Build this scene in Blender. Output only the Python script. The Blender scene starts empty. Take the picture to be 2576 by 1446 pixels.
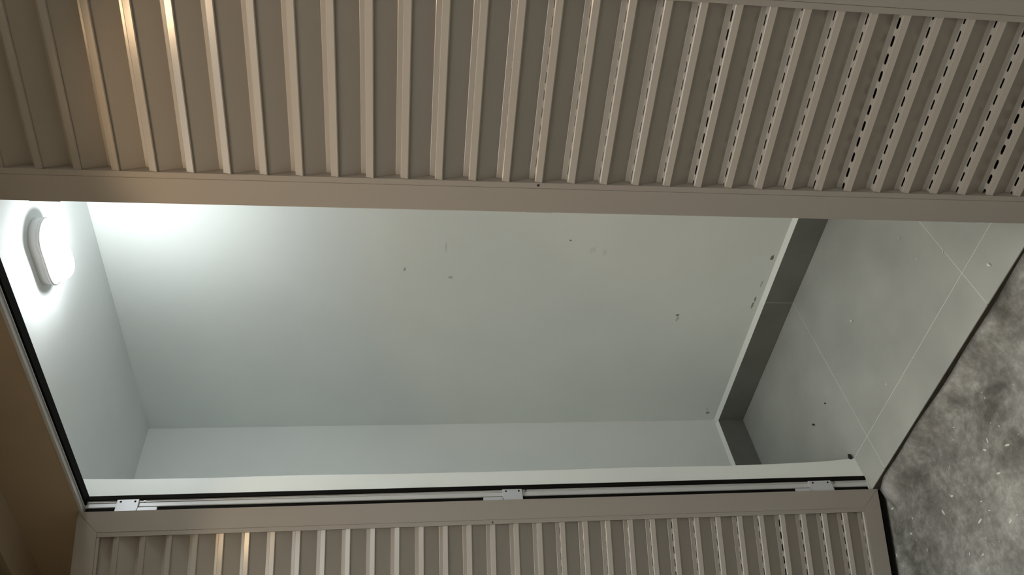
import bpy, bmesh, math, random
from mathutils import Matrix, Vector
random.seed(7)
S = bpy.context.scene
COL = S.collection
R = math.radians

# ------------------------------------------------------------------ camera (phone held sideways: world up is picture left)
F_PX, CAM = 2067.5, Vector((1.8227, -1.3524, 1.3602))
YAW, PITCH, ROLL = R(40.062), R(-8.4885), R(0.5386)
fw = Vector((-math.sin(YAW)*math.cos(PITCH), math.cos(YAW)*math.cos(PITCH), math.sin(PITCH)))
rt = Vector((math.cos(YAW), math.sin(YAW), 0)); up = rt.cross(fw)
r2 = rt*math.cos(ROLL) + up*math.sin(ROLL); u2 = up*math.cos(ROLL) - rt*math.sin(ROLL)
cd = bpy.data.cameras.new('camera'); cam = bpy.data.objects.new('camera', cd); COL.objects.link(cam)
cd.sensor_width = 36; cd.lens = 36*F_PX/2576; cd.clip_start = 0.02
M = Matrix.Identity(4)
for i, v in enumerate((-u2, r2, -fw)):
    for j in range(3): M[j][i] = v[j]
M.translation = CAM
cam.matrix_world = M
S.camera = cam

# ------------------------------------------------------------------ world, exposure, lamps outside the picture
W = bpy.data.worlds.new('world'); S.world = W; W.use_nodes = True
bg = W.node_tree.nodes['Background']
bg.inputs[0].default_value = (0.95, 1.0, 0.98, 1); bg.inputs[1].default_value = 5.6
S.view_settings.view_transform = 'Standard'; S.view_settings.look = 'None'
S.view_settings.gamma = 1; S.view_settings.use_curve_mapping = False
S.view_settings.exposure = 0.0

def spot(name, loc, target, power, color, size, blend, radius):
    d = bpy.data.lights.new(name, 'SPOT'); d.energy = power; d.color = color
    d.spot_size = R(size); d.spot_blend = blend; d.shadow_soft_size = radius
    o = bpy.data.objects.new(name, d); COL.objects.link(o); o.location = loc
    o.rotation_euler = (Vector(target)-Vector(loc)).to_track_quat('-Z', 'Y').to_euler()
    return o
# unseen warm passage light, put in as two spots to light the leaves
spot('hall_warm_spot', (1.15, -0.55, 2.25), (1.15, -0.10, 1.20), 14, (1.0, 0.68, 0.38), 66, 0.35, 0.05)
spot('hall_warm_spot', (0.48, -0.44, 2.25), (0.48, -0.44, 0), 6.5, (1.0, 0.70, 0.38), 116, 0.2, 0.05)

# ------------------------------------------------------------------ materials
def mat(name, color, rough=0.6, metal=0.0, mott=0.0, mscale=3.0, bump=0.0, bscale=400.0, detail=4.0, spec=0.5):
    m = bpy.data.materials.new(name); m.use_nodes = True
    nt = m.node_tree; N = nt.nodes; L = nt.links; b = N['Principled BSDF']
    b.inputs['Base Color'].default_value = (*color, 1); b.inputs['Roughness'].default_value = rough
    b.inputs['Metallic'].default_value = metal; b.inputs['Specular IOR Level'].default_value = spec
    tc = N.new('ShaderNodeTexCoord')
    if mott:
        n = N.new('ShaderNodeTexNoise'); n.inputs['Scale'].default_value = mscale; n.inputs['Detail'].default_value = detail
        L.new(tc.outputs['Object'], n.inputs['Vector'])
        r = N.new('ShaderNodeValToRGB'); r.color_ramp.elements[0].position = .3; r.color_ramp.elements[1].position = .7
        r.color_ramp.elements[0].color = (*[c*(1-mott) for c in color], 1); r.color_ramp.elements[1].color = (*[min(1, c*(1+mott)) for c in color], 1)
        L.new(n.outputs['Fac'], r.inputs[0]); L.new(r.outputs[0], b.inputs['Base Color'])
    if bump:
        n2 = N.new('ShaderNodeTexNoise'); n2.inputs['Scale'].default_value = bscale; n2.inputs['Detail'].default_value = 3
        L.new(tc.outputs['Object'], n2.inputs['Vector'])
        bp = N.new('ShaderNodeBump'); bp.inputs['Strength'].default_value = bump; bp.inputs['Distance'].default_value = .002
        L.new(n2.outputs['Fac'], bp.inputs['Height']); L.new(bp.outputs[0], b.inputs['Normal'])
    return m
PAINT = mat('white_lacquer', (.325, .298, .270), .34, bump=.06, bscale=900)
SLAT = mat('white_lacquer_slat', (.335, .307, .278), .22)
DARKIN = mat('slot_shade', (.012, .011, .010), .9)  # shade behind the slots, painted near-black
ALU = mat('lacquered_frame', (.56, .57, .58), .35)
RUBBER_GAP = mat('black_rubber_gap', (.004, .0035, .003), .85, spec=.15)  # rubber of the seals; also blacks out gaps and holes
HINGE = mat('white_hinge', (.52, .54, .58), .35)
SCREW = mat('screw_steel', (.25, .25, .25), .35, metal=1)
PLASTIC = mat('lamp_plastic', (.75, .75, .75), .45)
TILE = mat('grey_porcelain', (.36, .37, .345), .42, mott=.13, mscale=5, detail=6)
SKIRT = mat('dark_porcelain', (.165, .165, .150), .4, mott=.16, mscale=6, detail=6)
GROUT = mat('pale_grout', (.62, .65, .61), .9)
MORTAR = mat('brown_mortar', (.035, .028, .02), .95, mott=.4, mscale=40)
PLASTER_EDGE = mat('white_filler', (.80, .83, .80), .9)
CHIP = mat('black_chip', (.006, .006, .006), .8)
FLECK = mat('white_fleck', (.62, .62, .58), .9)
HALLW = mat('hall_plaster', (.42, .34, .25), .9, mott=.05, mscale=4, bump=.1, bscale=120)

def plaster(name, color, marks=()):
    m = mat(name, color, .85, mott=.035, mscale=2.2, bump=.12, bscale=60)
    nt = m.node_tree; N = nt.nodes; L = nt.links; b = N['Principled BSDF']
    src = b.inputs['Base Color'].links[0].from_socket
    geo = N.new('ShaderNodeNewGeometry')
    ns = N.new('ShaderNodeTexNoise'); ns.inputs['Scale'].default_value = 160; L.new(geo.outputs['Position'], ns.inputs['Vector'])
    for (p, sc, k) in marks:                         # scuffs and knocks in the paint
        mp = N.new('ShaderNodeMapping'); mp.vector_type = 'TEXTURE'
        mp.inputs['Location'].default_value = p; mp.inputs['Scale'].default_value = sc
        L.new(geo.outputs['Position'], mp.inputs['Vector'])
        ln = N.new('ShaderNodeVectorMath'); ln.operation = 'LENGTH'; L.new(mp.outputs[0], ln.inputs[0])
        ad = N.new('ShaderNodeMath'); ad.operation = 'MULTIPLY_ADD'; ad.inputs[1].default_value = 1.6; L.new(ns.outputs['Fac'], ad.inputs[0]); L.new(ln.outputs['Value'], ad.inputs[2])
        mr = N.new('ShaderNodeMapRange'); mr.inputs['From Min'].default_value = 1.5; mr.inputs['From Max'].default_value = 1.8
        mr.inputs['To Min'].default_value = k; mr.inputs['To Max'].default_value = 0; L.new(ad.outputs[0], mr.inputs['Value'])
        mx = N.new('ShaderNodeMix'); mx.data_type = 'RGBA'; mx.inputs['B'].default_value = (.12, .12, .11, 1)
        L.new(mr.outputs[0], mx.inputs['Factor']); L.new(src, mx.inputs['A']); src = mx.outputs['Result']
    L.new(src, b.inputs['Base Color'])
    return m
YB = .645
BACKW = plaster('closet_plaster_back', (.79, .83, .81), [
    ((.212, YB, 1.314), (.008, .05, .004), .6), ((.182, YB, 1.171), (.006, .05, .008), .4), ((.027, YB, .389), (.007, .05, .006), .8),
    ((.010, YB, .385), (.012, .05, .006), .35), ((.335, YB, .807), (.004, .05, .004), .9), ((.281, YB, .128), (.011, .05, .006), .9),
    ((-.475, YB, .148), (.008, .05, .008), .7), ((-.455, YB, .155), (.004, .05, .004), .5), ((.10, YB, .132), (.012, .05, .004), .8), ((.075, YB, .134), (.016, .05, .004), .8),
    ((.17, YB, .13), (.02, .05, .003), .5), ((.30, YB, .73), (.014, .05, .012), .10), ((.29, YB, .69), (.016, .05, .008), .10), ((.30, YB, 1.19), (.02, .05, .003), .25)])
SIDEW = plaster('closet_plaster_side', (.81, .845, .835))
CEILW = plaster('closet_plaster_ceiling', (.81, .84, .84))

def concrete():
    m = bpy.data.materials.new('rough_concrete'); m.use_nodes = True
    nt = m.node_tree; N = nt.nodes; L = nt.links; b = N['Principled BSDF']; b.inputs['Roughness'].default_value = .8
    geo = N.new('ShaderNodeNewGeometry')
    def noise(s, d, dist=0):
        n = N.new('ShaderNodeTexNoise'); n.inputs['Scale'].default_value = s; n.inputs['Detail'].default_value = d; n.inputs['Roughness'].default_value = .62
        n.inputs['Distortion'].default_value = dist; L.new(geo.outputs['Position'], n.inputs['Vector']); return n
    def ramp(a, ca, bb, cb):
        r = N.new('ShaderNodeValToRGB'); e = r.color_ramp.elements; e[0].position = a; e[1].position = bb; e[0].color = (*ca, 1); e[1].color = (*cb, 1); return r
    n1 = noise(6.5, 9, .4); r1 = ramp(.36, (.12, .116, .102), .64, (.37, .365, .345)); L.new(n1.outputs['Fac'], r1.inputs[0])
    n2 = noise(55, 8); r2_ = ramp(.42, (.75, .75, .75), .70, (1.2, 1.2, 1.19)); L.new(n2.outputs['Fac'], r2_.inputs[0])
    mu = N.new('ShaderNodeMix'); mu.data_type = 'RGBA'; mu.blend_type = 'MULTIPLY'; mu.inputs['Factor'].default_value = 1
    L.new(r1.outputs[0], mu.inputs['A']); L.new(r2_.outputs[0], mu.inputs['B'])
    n3 = noise(95, 3); r3 = ramp(.72, (0, 0, 0), .76, (1, 1, 1)); L.new(n3.outputs['Fac'], r3.inputs[0])
    m2 = N.new('ShaderNodeMix'); m2.data_type = 'RGBA'; m2.inputs['B'].default_value = (.46, .46, .43, 1)
    L.new(r3.outputs[0], m2.inputs['Factor']); L.new(mu.outputs['Result'], m2.inputs['A'])
    # pale plaster dust spilled by the jamb foot
    mp = N.new('ShaderNodeMapping'); mp.vector_type = 'TEXTURE'; mp.inputs['Location'].default_value = (.03, -.085, -.024); mp.inputs['Scale'].default_value = (.055, .04, .2)
    L.new(geo.outputs['Position'], mp.inputs['Vector'])
    ln = N.new('ShaderNodeVectorMath'); ln.operation = 'LENGTH'; L.new(mp.outputs[0], ln.inputs[0])
    ad = N.new('ShaderNodeMath'); ad.operation = 'ADD'; L.new(ln.outputs['Value'], ad.inputs[0]); L.new(n1.outputs['Fac'], ad.inputs[1])
    mr = N.new('ShaderNodeMapRange'); mr.inputs['From Min'].default_value = .5; mr.inputs['From Max'].default_value = 1.5; mr.inputs['To Min'].default_value = .8; mr.inputs['To Max'].default_value = 0
    L.new(ad.outputs[0], mr.inputs['Value'])
    m3 = N.new('ShaderNodeMix'); m3.data_type = 'RGBA'; m3.inputs['B'].default_value = (.42, .42, .41, 1)
    L.new(mr.outputs[0], m3.inputs['Factor']); L.new(m2.outputs['Result'], m3.inputs['A']); L.new(m3.outputs['Result'], b.inputs['Base Color'])
    bp = N.new('ShaderNodeBump'); bp.inputs['Strength'].default_value = .5; bp.inputs['Distance'].default_value = .004
    L.new(n2.outputs['Fac'], bp.inputs['Height']); L.new(bp.outputs[0], b.inputs['Normal'])
    return m
CONC = concrete()
GLOW = bpy.data.materials.new('lit_diffuser'); GLOW.use_nodes = True
_b = GLOW.node_tree.nodes['Principled BSDF']; _b.inputs['Base Color'].default_value = (.9, .9, .9, 1)
_b.inputs['Emission Color'].default_value = (.95, .99, 1.0, 1); _b.inputs['Emission Strength'].default_value = 76

# ------------------------------------------------------------------ helpers
def tag(o, label=None, cat=None, group=None, kind=None):
    if label: o['label'] = label
    if cat: o['category'] = cat
    if group: o['group'] = group
    if kind: o['kind'] = kind
    return o
def link(name, data, m=None, parent=None, loc=None, rz=0):
    o = bpy.data.objects.new(name, data); COL.objects.link(o)
    if data is not None and m is not None and not data.materials: data.materials.append(m)
    if parent: o.parent = parent
    if loc: o.location = loc
    o.rotation_euler.z = rz
    return o
def empty(name, loc=(0, 0, 0), rz=0): return link(name, None, None, None, loc, rz)
def bx(bm, a, b):
    x0, y0, z0 = a; x1, y1, z1 = b
    v = [bm.verts.new(p) for p in ((x0,y0,z0),(x1,y0,z0),(x1,y1,z0),(x0,y1,z0),(x0,y0,z1),(x1,y0,z1),(x1,y1,z1),(x0,y1,z1))]
    for f in ((3,2,1,0),(4,5,6,7),(0,1,5,4),(1,2,6,5),(2,3,7,6),(3,0,4,7)): bm.faces.new([v[i] for i in f])
def fin(bm, name, bevel=0, seg=2, smooth=False):
    bmesh.ops.recalc_face_normals(bm, faces=bm.faces)
    if bevel: bmesh.ops.bevel(bm, geom=list(bm.edges), offset=bevel, segments=seg, affect='EDGES', clamp_overlap=True)
    me = bpy.data.meshes.new(name); bm.to_mesh(me); bm.free()
    if smooth: me.shade_smooth()
    return me
def box(name, a, b, m, parent=None, bevel=0):
    bm = bmesh.new(); bx(bm, [min(p, q) for p, q in zip(a, b)], [max(p, q) for p, q in zip(a, b)])
    return link(name, fin(bm, name, bevel), m, parent)
def prism(name, pts, axis, lo, hi, m, parent=None, bevel=0):
    """outline pts (2-D) pushed along axis ('x','y','z') from lo to hi"""
    bm = bmesh.new()
    def P(u, v, w): return {'x': (w, u, v), 'y': (u, w, v), 'z': (u, v, w)}[axis]
    A = [bm.verts.new(P(u, v, lo)) for u, v in pts]; B = [bm.verts.new(P(u, v, hi)) for u, v in pts]
    bm.faces.new(A); bm.faces.new(B[::-1]); n = len(pts)
    for i in range(n): bm.faces.new((A[i], B[i], B[(i+1) % n], A[(i+1) % n]))
    return link(name, fin(bm, name, bevel), m, parent)
def disc(name, c, r, h, axis, m, parent=None, n=14, bevel=0):
    pts = [(c[0]+r*math.cos(2*math.pi*i/n), c[1]+r*math.sin(2*math.pi*i/n)) for i in range(n)]
    return prism(name, pts, axis, c[2], c[2]+h, m, parent, bevel)
def struct(o, label, cat): return tag(o, label, cat, kind='structure')

# ------------------------------------------------------------------ room shell
XL, XR, ZC, YW = -.519, .955, 2.190, -.064          # closet left wall, right wall, closet ceiling, passage wall face
HC = 2.262                                          # passage ceiling
ZF = -.044                                          # concrete level (tiles of the closet are at 0)

# floors
flo = struct(empty('floor', (0, 0, 0)), 'rough stained grey concrete floor of the passage before the closet', 'floor')
box('slab', (-.9, -3.2, ZF-.1), (XR+.1, 0, ZF), CONC, flo)
box('slab', (XR+.1, -3.2, ZF-.1), (3.2, YW+.004, ZF), CONC, flo)
# concrete swelling up towards the tile edge
bm = bmesh.new(); rows = []
for i in range(61):
    x = i*1.25/60; e = min(1, .55+i*.15)
    h = e*(.031+.0025*math.sin(9*x)+.002*math.sin(23*x+1)); wd = .075+.02*math.sin(7*x+2)
    rows.append([bm.verts.new((x, YW-.0012-wd*t, ZF-.004+(h+.004)*(1-t*t*(3-2*t)))) for t in (0, .2, .4, .6, .8, 1)]+[bm.verts.new((x, YW-.0012-wd, ZF-.02)), bm.verts.new((x, YW-.0012, ZF-.02))])
for a, b in zip(rows, rows[1:]):
    for i in range(8): bm.faces.new((a[i], a[(i+1) % 8], b[(i+1) % 8], b[i]))
bm.faces.new(rows[0]); bm.faces.new(rows[-1][::-1])
link('mortar_ramp', fin(bm, 'mortar_ramp', smooth=True), CONC, flo)
box('slab', (XR+.1, YW+.004, ZF-.1), (3.2, YB, ZF), CONC, flo)
fc = struct(empty('floor_closet', (0, 0, 0)), 'large grey porcelain tiles with thin pale joints on the closet floor', 'floor')
box('grout_bed', (XL, YW+.003, -.02), (XR, YB, -.0004), GROUT, fc)
box('mortar_edge', (0, YW-.001, ZF-.01), (XR, YW+.003, -.0025), MORTAR, fc)
G = .0011; TX = (XL, .0985, .7022, XR); TY = (YW-.0005, .0495, YB-.014)
for j in range(2):
    for i in range(3):
        x0, x1 = TX[i], TX[i+1]
        if j == 0 and i == 0: x0 = -.004
        box('floor_tile', (x0+(G if i else 0), TY[j]+(G if j else 0), -.018 if j else -.012), (x1-G, TY[j+1]-G, 0), TILE, fc)

# skirting of tile strips
def skirting(name, label, pieces, fil):
    o = struct(empty(name), label, 'baseboard')
    for a, b in pieces: box('skirting_tile', a, b, SKIRT, o)
    prism('filler_strip', *fil, PLASTER_EDGE, o)
    return o
HS = .1005
skirting('baseboard_back', 'dark grey tile skirting along the long closet wall, topped by white filler', [((XL+.0125, YB-.0145, .0008), (.0965, YB, HS)), ((.0985, YB-.0145, .0008), (.7010, YB, HS)), ((.703, YB-.0145, .0008), (XR, YB, HS))],
         ([(YB-.0142, HS), (YB, HS), (YB, HS+.011)], 'x', XL, XR))
skirting('baseboard_left', 'short dark grey tile skirting on the closet end wall beside the pier', [((XL, .035, .0008), (XL+.0145, YB-.0155, HS))],
         ([(XL, HS), (XL+.0142, HS), (XL, HS+.010)], 'y', .035, YB-.0142))
box('corner_joint', (XL+.0105, YB-.0155, .0008), (XL+.0135, YB-.0115, HS-.001), GROUT, bpy.data.objects['baseboard_back'])
box('joint', (.0965, YB-.0138, .0008), (.0985, YB-.004, HS-.001), GROUT, bpy.data.objects['baseboard_back'])

# walls and ceilings
struct(box('wall_back', (XL-.1, YB, -.1), (2.6, YB+.1, HC+.1), BACKW), 'long white plastered back wall of the closet with small scuffs', 'wall')
struct(box('wall_left', (XL-.1, .02, -.1), (XL, YB, HC+.1), SIDEW), 'white plastered end wall inside the closet on the hinge plate side', 'wall')
struct(box('wall_right', (XR, -.028, -.1), (XR+.1, YB, HC+.1), SIDEW), 'plastered closet end wall behind the right leaf', 'wall')
struct(box('ceiling', (XL, -.010, ZC), (XR, YB, ZC+.06), CEILW), 'white plastered closet ceiling around the oval lamp', 'ceiling')
# left pier, with the uneven plaster edge of its reveal
prof = [(-.1, .050), (.0, .051), (.03, .048), (.10, .042), (.25, .037), (.376, .035), (.7, .0365), (1.0, .034), (1.334, .034), (1.6, .0375), (1.846, .035), (2.0, .037), (2.131, .041), (2.19, .042)]
bm = bmesh.new(); rings = []
for z, y in prof:
    rings.append([bm.verts.new(p) for p in ((-.9, YW, z), (-.030, YW, z), (-.030, -.016, z), (0, -.016, z), (0, y-.003, z), (-.003, y, z), (-.9, y, z))])
for a, b in zip(rings, rings[1:]):
    for i in range(7): bm.faces.new((a[i], a[(i+1) % 7], b[(i+1) % 7], b[i]))
bm.faces.new(rings[0][::-1]); bm.faces.new(rings[-1])
wf = link('wall_front', fin(bm, 'wall_front'), SIDEW); wf.data.materials.append(HALLW)
for p in wf.data.polygons:
    if p.center.y < YW+.001: p.material_index = 1
struct(wf, 'white plastered pier with an uneven edge carrying the hinge plates', 'wall')
lw = empty('wall_lintel'); struct(lw, 'brown shaded wall strip above the closet opening', 'wall')
box('lintel_block', (-.030, YW, 2.1075), (XR, -.010, HC+.1), HALLW, lw)
box('lintel_block', (-.9, YW, 2.19), (-.030, .03, HC+.1), HALLW, lw)
box('lintel_block', (XR, YW+.036, HC+.1), (XR+.1, -.01, HC+.2), HALLW, lw)
struct(box('wall_block_left', (-1.0, -3.2, -.1), (-.60, .03, HC+.1), HALLW), 'brown unseen wall added to darken the space behind the leaf with visible hinge plates', 'wall')  # unseen wall, added to keep the floor behind the leaf dark
struct(box('trim_2', (-.9, -.158, HC), (3.2, YW, HC+.1), HALLW), 'tan plaster border strip along the top of the passage wall', 'trim')
struct(box('wall_block_back', (-1.0, -3.3, -.1), (3.3, -3.2, HC+.1), HALLW), 'beige unseen wall facing the closet, added to block low light', 'wall')  # unseen wall, added so light only comes from above
struct(box('wall_block_right', (3.2, -3.2, -.1), (3.3, YB, HC+.1), HALLW), 'beige unseen wall beyond the right leaf, added to block side light', 'wall')  # unseen as well, added to shut out light from the side
ch = struct(empty('ceiling_passage'), 'beige unseen passage ceiling with an opening and shaft added to guide the light', 'ceiling')
box('slab', (-.9, -.60, HC), (3.2, -.215, HC+.1), HALLW, ch)
box('slab', (-.9, -3.2, HC), (3.2, -1.70, HC+.1), HALLW, ch)
box('light_shaft_side', (-.9, -.60, HC+.1), (3.2, -.50, 3.1), HALLW, ch)  # unseen shaft around the opening, added to let in steep light only
box('light_shaft_side', (-.9, -1.80, HC+.1), (3.2, -1.70, 3.1), HALLW, ch)
box('slab', (-.9, -1.70, HC), (-.25, -.60, HC+.1), HALLW, ch)
box('light_shaft_side', (-.35, -1.70, HC+.1), (-.25, -.60, 3.1), HALLW, ch)
box('light_shaft_side', (3.2, -1.70, HC+.1), (3.3, -.60, 3.1), HALLW, ch)
box('gap_lining', (-.9, -.215, HC+.07), (3.2, -.158, HC+.1), RUBBER_GAP, ch)  # black sheet paints the shade inside the ceiling gap

# ------------------------------------------------------------------ door frame of the opening
fr = struct(empty('trim_1'), 'grey aluminium frame with black rubber seal around the closet opening', 'door frame')
def jamb(x, s):
    # s = +1: jamb whose open side faces +x
    box('jamb', (x-.030*s, -.0460, ZF+.004), (x-.005*s, -.0275, 2.104), ALU, fr, .0008)
    box('jamb_rib', (x-.006*s, -.0335, ZF+.004), (x-.0025*s, -.0318, 2.102), ALU, fr)
    box('jamb_rib', (x-.006*s, -.0300, ZF+.004), (x-.0035*s, -.0275, 2.102), ALU, fr)
    box('seal', (x-.030*s, -.0275, .0), (x+.0015*s, -.016, 2.10), RUBBER_GAP, fr)
    box('seal', (x-.030*s, -.0600, ZF+.004), (x-.0085*s, -.0460, 2.10), RUBBER_GAP, fr)  # black fill paints the shaded gap between jamb and leaf
jamb(0, 1); jamb(.945, -1)
box('head', (-.030, -.066, 2.1045), (.975, -.0405, 2.1075), ALU, fr, .0008)
box('head_rib', (-.005, -.0475, 2.1015), (.95, -.0458, 2.105), ALU, fr)
box('head_rib', (-.005, -.066, 2.1005), (.95, -.0635, 2.105), ALU, fr)
box('seal', (0, -.0405, 2.0995), (.945, -.016, 2.1075), RUBBER_GAP, fr)

# ------------------------------------------------------------------ louvred leaves
DW, ZT, ZB = .466, 2.1127, -.0161
SW, BW = .0500, .0115                               # stile face and glazing bead
PZ, Z0 = .0621, 1.5769                              # slat pitch, underside of slat 0's lip
TH = .030
SL = DW-2*(SW+BW)                                   # slat length
def slat_mesh(phase, clip_top=None, clip_bot=None, sw=.0038):
    bm = bmesh.new()
    # profile from the underside of the lip up: (y outward, z)
    yf, yb = -.0022, -.0175
    zl, zs = .0124, .0222
    yt = yf-.0030                                   # the lip leans back, the strip behind the ledge too
    front = [(yf-.0012, -.0006), (yf-.0004, -.0002), (yf, .0008), (yt, zl-.0010), (yt-.0008, zl)]
    back = [(yb, zl), (yb-.0018, zs-.0008), (yb-.0023, zs), (yf-.0016, PZ-.0006)]
    x0, x1 = -SL/2, SL/2
    def strip(pts):
        A = [bm.verts.new((x0, y, z)) for y, z in pts]; B = [bm.verts.new((x1, y, z)) for y, z in pts]
        for i in range(len(pts)-1): bm.faces.new((A[i], B[i], B[i+1], A[i+1]))
    strip(front); strip(back)
    # ledge with a row of rounded slots
    per, sl = .0322, .0205
    ya, yc, r = yt-.0008, -.0123, sw/2
    cuts = [x0]; slots = []
    x = x0 - per + phase*per
    while x < x1:
        a, b = x+(per-sl)/2, x+(per+sl)/2
        a2, b2 = max(a, x0+.0005), min(b, x1-.0005)
        if b2-a2 > .004: slots.append((a2, b2, a2 > a, b2 < b))
        x += per
    edges = [x0]+[(slots[i][1]+slots[i+1][0])/2 for i in range(len(slots)-1)]+[x1]
    for (a, b, ca, cb), e0, e1 in zip(slots, edges, edges[1:]):
        xm = (a+b)/2
        def arc(cx, t0, t1): return [(cx+r*math.cos(t0+(t1-t0)*i/6), yc+r*math.sin(t0+(t1-t0)*i/6)) for i in range(7)]
        left = arc(a+r, math.pi/2, 1.5*math.pi) if not ca else [(a, yc+r), (a, yc-r)]
        right = arc(b-r, -math.pi/2, math.pi/2) if not cb else [(b, yc-r), (b, yc+r)]
        pl = [(e0, ya), (e0, yb), (xm, yb), (xm, yc-r)]+left[::-1]+[(xm, yc+r), (xm, ya)]
        pr = [(xm, ya), (xm, yc+r)]+right[::-1]+[(xm, yc-r), (xm, yb), (e1, yb), (e1, ya)]
        for pts in (pl, pr):
            bm.faces.new([bm.verts.new((px, py, zl)) for px, py in pts])
    bmesh.ops.remove_doubles(bm, verts=bm.verts, dist=1e-5)
    for z, keep in ((clip_top, 1), (clip_bot, -1)):
        if z is not None:
            bmesh.ops.bisect_plane(bm, geom=list(bm.verts)+list(bm.edges)+list(bm.faces), plane_co=(0, 0, z), plane_no=(0, 0, keep), clear_outer=True)
    bmesh.ops.recalc_face_normals(bm, faces=bm.faces)
    # point the lip outward
    if sum(f.normal.y*f.calc_area() for f in bm.faces) < 0: bmesh.ops.reverse_faces(bm, faces=bm.faces)
    return fin2(bm)
def fin2(bm):
    me = bpy.data.meshes.new('slat'); bm.to_mesh(me); bm.free(); me.materials.append(SLAT); return me
PH = [slat_mesh((.07+.37*i) % 1, sw=(.0054, .0060, .0052, .0082, .0056)[i % 5]) for i in range(10)]
RIN_T, RIN_B = 2.0554, .0345
K0, K1 = -7, 24
TOPM = slat_mesh(.4, clip_top=RIN_T-(Z0-K0*PZ)+.001)
BOTM = slat_mesh(.8, clip_bot=RIN_B-(Z0-(K1+1)*PZ)-.001)

def leaf(name, label, loc, rz, sg, hinges):
    d = struct(empty(name, loc, rz), label, 'door')
    def X(s): return s*sg
    # stiles and rails with mitred corners
    for a, b in ((0, 1), (1, 0)):
        o, i = (0, SW) if a == 0 else (DW, DW-SW)
        prism('stile', [(X(o), ZB), (X(i), ZB+SW), (X(i), ZT-SW), (X(o), ZT)], 'y', -TH, 0, PAINT, d, .0005)
    RT, RB = SW-.0035, SW-.0115
    prism('rail', [(X(0.0004), ZT), (X(SW+.0002), ZT-SW+.0002), (X(DW-SW-.0002), ZT-SW+.0002), (X(DW-.0004), ZT)], 'y', -TH, 0, PAINT, d, .0005)
    prism('rail', [(X(0.0004), ZB), (X(SW+.0002), ZB+SW-.0002), (X(DW-SW-.0002), ZB+SW-.0002), (X(DW-.0004), ZB)], 'y', -TH, 0, PAINT, d, .0005)
    # clip-in beads
    for s in (SW+.0002, DW-SW-BW):
        box('bead', (X(s), -.024, ZB+SW), (X(s+BW-.0005), -.0006, ZT-SW), PAINT, d, .0004)
    box('bead', (X(SW+BW), -.024, RIN_T), (X(DW-SW-BW), -.0014, ZT-SW), PAINT, d, .0004)
    box('bead', (X(SW+BW), -.024, ZB+SW), (X(DW-SW-BW), -.0014, RIN_B+.0005), PAINT, d, .0004)
    # slats
    for k in range(K0, K1+2):
        me = TOPM if k == K0 else BOTM if k == K1+1 else PH[(k*3+(0 if sg > 0 else 4)) % 10]
        o = link('slat', me, None, d, (X(DW/2), random.uniform(-.0003, .0003), Z0-k*PZ))
        md = o.modifiers.new('sheet', 'SOLIDIFY'); md.thickness = .0010; md.offset = -1
    box('slot_backing', (X(SW), -.0290, ZB+SW), (X(DW-SW), -.0265, ZT-SW), DARKIN, d)  # near-black sheet added so the slots look dark
    box('bottom_strip', (X(.010), -.024, ZB-.020), (X(DW-.004), -.006, ZB+.001), RUBBER_GAP, d)  # black strip hanging below the leaf
    # bead screw
    sc = disc('screw', (X(.0565), 1.087, -.0014), .0028, .0014, 'y', SCREW, d, bevel=.0004)
    disc('screw_hole', (X(.0565), 1.087, -.0004), .0012, .0006, 'y', RUBBER_GAP, sc, 8)
    for h in hinges: h(d)
    return d

# hinges of the left leaf show their frame plate, those of the right leaf only the knuckle edge
def hinge_open(z0, z1, k0, k1, screws=True):
    def f(d):
        inv = d.matrix_basis.inverted()
        bm = bmesh.new(); bx(bm, (-.0045, -.060, z0), (.0008, -.0278, z1)); bx(bm, (-.0045, -.0645, z0+.001), (.0022, -.060, z1-.0005))
        me = fin(bm, 'hinge', .0004, 1); me.transform(inv); h = link('hinge', me, HINGE, d)
        bm = bmesh.new(); bx(bm, (-.004, -.0640, k0), (.0015, -.0520, k1)); me = fin(bm, 'hinge_knuckle', .001, 2); me.transform(inv); link('hinge_knuckle', me, HINGE, h)
        for zz in (z0+(z1-z0)*.16, z0+(z1-z0)*.82):
            bm = bmesh.new(); bmesh.ops.create_cone(bm, cap_ends=True, segments=10, radius1=.0027, radius2=.0027, depth=.001)
            bmesh.ops.rotate(bm, cent=(0,0,0), matrix=Matrix.Rotation(math.pi/2, 3, 'Y'), verts=bm.verts); bmesh.ops.translate(bm, vec=(.0008, -.0345, zz), verts=bm.verts)
            me = fin(bm, 'screw_hole'); me.transform(inv); link('screw_hole', me, RUBBER_GAP, h)
        if screws:
            zz = min(z0, k0)-.011 if k0 > z0 else z0-.0135
            bm = bmesh.new(); bmesh.ops.create_cone(bm, cap_ends=True, segments=12, radius1=.0040, radius2=.0030, depth=.002)
            bmesh.ops.rotate(bm, cent=(0,0,0), matrix=Matrix.Rotation(math.pi/2, 3, 'Y'), verts=bm.verts); bmesh.ops.translate(bm, vec=(-.0035, -.031, zz), verts=bm.verts)
            me = fin(bm, 'fixing_screw'); link('fixing_screw', me, SCREW, fr)
    return f
def hinge_edge(z0, z1):
    def f(d):
        h = box('hinge', (.0046, -.016, z0), (-.004, -.006, z1), HINGE, d, .0006)
    return f
def zs(z): return CAM.z+.992*(z-CAM.z)
leaf('door_1', 'louvred beige-grey door leaf hinged on the plastered pier, its hinge plates showing', (.0062, -.0654, 0), 4.1517, 1,
     [hinge_open(zs(1.983), zs(2.0355), zs(1.935), zs(1.982)), hinge_open(zs(.9995), zs(1.053), zs(1.054), zs(1.1065)), hinge_open(zs(.100), zs(.169), zs(.170), zs(.217))])
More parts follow.
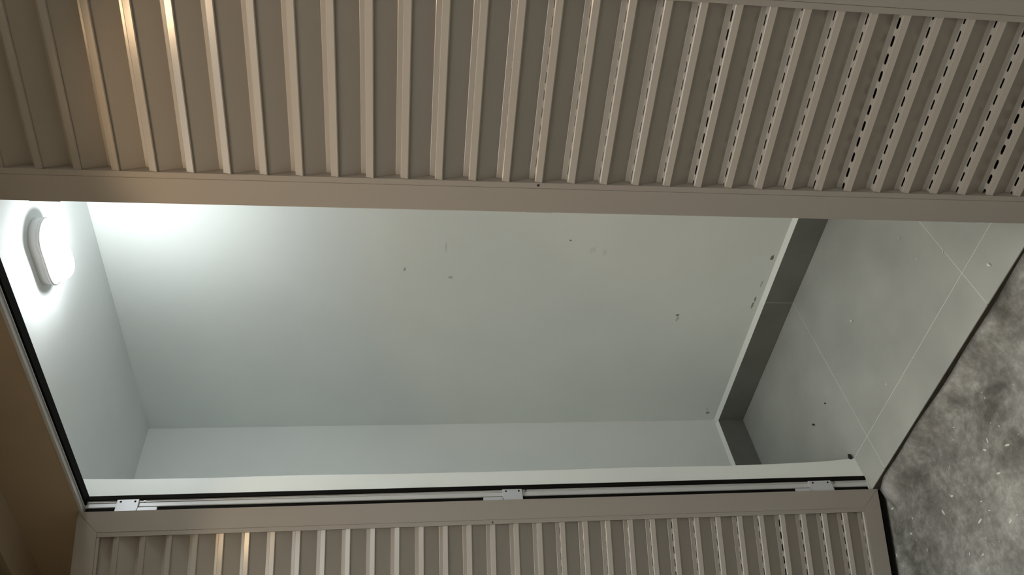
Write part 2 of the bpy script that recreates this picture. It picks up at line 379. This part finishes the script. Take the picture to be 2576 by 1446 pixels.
leaf('door_2', 'louvred beige-grey door leaf in warm lamplight, swung fully back and hiding its jamb', (.9405, -.0803, 0), .1199+math.pi, -1,
     [hinge_edge(zs(1.939), zs(1.991)), hinge_edge(zs(1.049), zs(1.101)), hinge_edge(zs(.146), zs(.196))])

# ------------------------------------------------------------------ ceiling lamp
def stadium(L, r, n=14):
    h = L/2-r; p = []
    for i in range(n+1): t = -math.pi/2+math.pi*i/n; p.append((h+r*math.cos(t), r*math.sin(t)))
    for i in range(n+1): t = math.pi/2+math.pi*i/n; p.append((-h+r*math.cos(t), r*math.sin(t)))
    return p
def stad_loft(name, rings, m, parent):
    """rings: (length, radius, z) from top down, closed at both ends"""
    bm = bmesh.new(); V = []
    for L, r, z in rings: V.append([bm.verts.new((x, y, z)) for x, y in stadium(L, r)])
    n = len(V[0])
    for a, b in zip(V, V[1:]):
        for i in range(n): bm.faces.new((a[i], a[(i+1) % n], b[(i+1) % n], b[i]))
    bm.faces.new(V[0]); bm.faces.new(V[-1][::-1])
    return link(name, fin(bm, name, smooth=True), m, parent)
lamp = tag(empty('ceiling_lamp', (.517, .318, ZC)), 'glowing oval bulkhead lamp fixed to the white closet ceiling', 'lamp')
stad_loft('base', [(.178, .046, 0), (.178, .046, -.016), (.174, .044, -.020)], PLASTIC, lamp)
stad_loft('rim', [(.170, .042, -.0195), (.182, .048, -.021), (.182, .048, -.026), (.168, .041, -.028)], PLASTIC, lamp)
stad_loft('diffuser', [(.160, .038, -.0275), (.158, .037, -.040), (.148, .032, -.052), (.130, .023, -.060), (.100, .010, -.063)], GLOW, lamp)

# ------------------------------------------------------------------ crumbs on the floor
def crumb(name, x, y, z, s, m, label, group=None, rot=0., lens=(1, .6, .35)):
    bm = bmesh.new(); bmesh.ops.create_icosphere(bm, subdivisions=1, radius=1)
    for v in bm.verts: v.co = Vector((v.co.x*s*lens[0], v.co.y*s*lens[1], v.co.z*s*lens[2]))*random.uniform(.75, 1.15)
    zz = min(v.co.z for v in bm.verts)
    for v in bm.verts: v.co.z -= zz
    o = link(name, fin(bm, name), m, None, (x, y, z), rot)
    return tag(o, label, 'debris', group)
crumb('plaster_chip', -.105, .266, 0, .0085, CHIP, 'larger black chip lying on the closet tile near the end wall', None, 2.3, (1, .45, .3))
crumb('plaster_chip', .0, .264, 0, .0075, CHIP, 'slim black chip lying on the closet tile beside the larger one', None, 2.4, (1, .35, .3))
for x, y, r, s in ((.295, .324, 2.2, .008), (.282, .081, .5, .005), (.625, .204, 1, .004), (.70, .135, .4, .005), (.62, .30, .9, .005), (.775, -.01, 1.9, .007), (.27, .34, 0, .003)):
    crumb('plaster_crumb', x, y, 0, s, FLECK, 'tiny white plaster crumb scattered on the closet floor tiles', 'white crumbs on the closet tiles', r)
# black lump shaped and coloured as the dark holes in the broken plaster
crumb('dark_hole_lump', -.001, .052, .004, .012, CHIP, 'black lump standing in for dark holes at the inner foot of the pier', None, 1.4, (1, .5, .6))
# flecks of paint and plaster all over the concrete: uncountable
bm = bmesh.new()
for i in range(230):
    x = random.uniform(-.30, 1.25); y = random.uniform(-.75, YW-.012); s = random.choice((.0012, .0016, .0022, .0022, .003, .0045))
    a = random.uniform(0, 6.28); l = random.uniform(1, 2.4)
    mtx = Matrix.Translation((x, y, ZF+s*.15)) @ Matrix.Rotation(a, 4, 'Z') @ Matrix.Diagonal((s*l, s*.7, s*.3, 1))
    bmesh.ops.create_icosphere(bm, subdivisions=1, radius=1, matrix=mtx)
tag(link('paint_flecks', fin(bm, 'paint_flecks'), FLECK), 'scattered pale flecks of paint and plaster on the concrete', 'debris', kind='stuff')
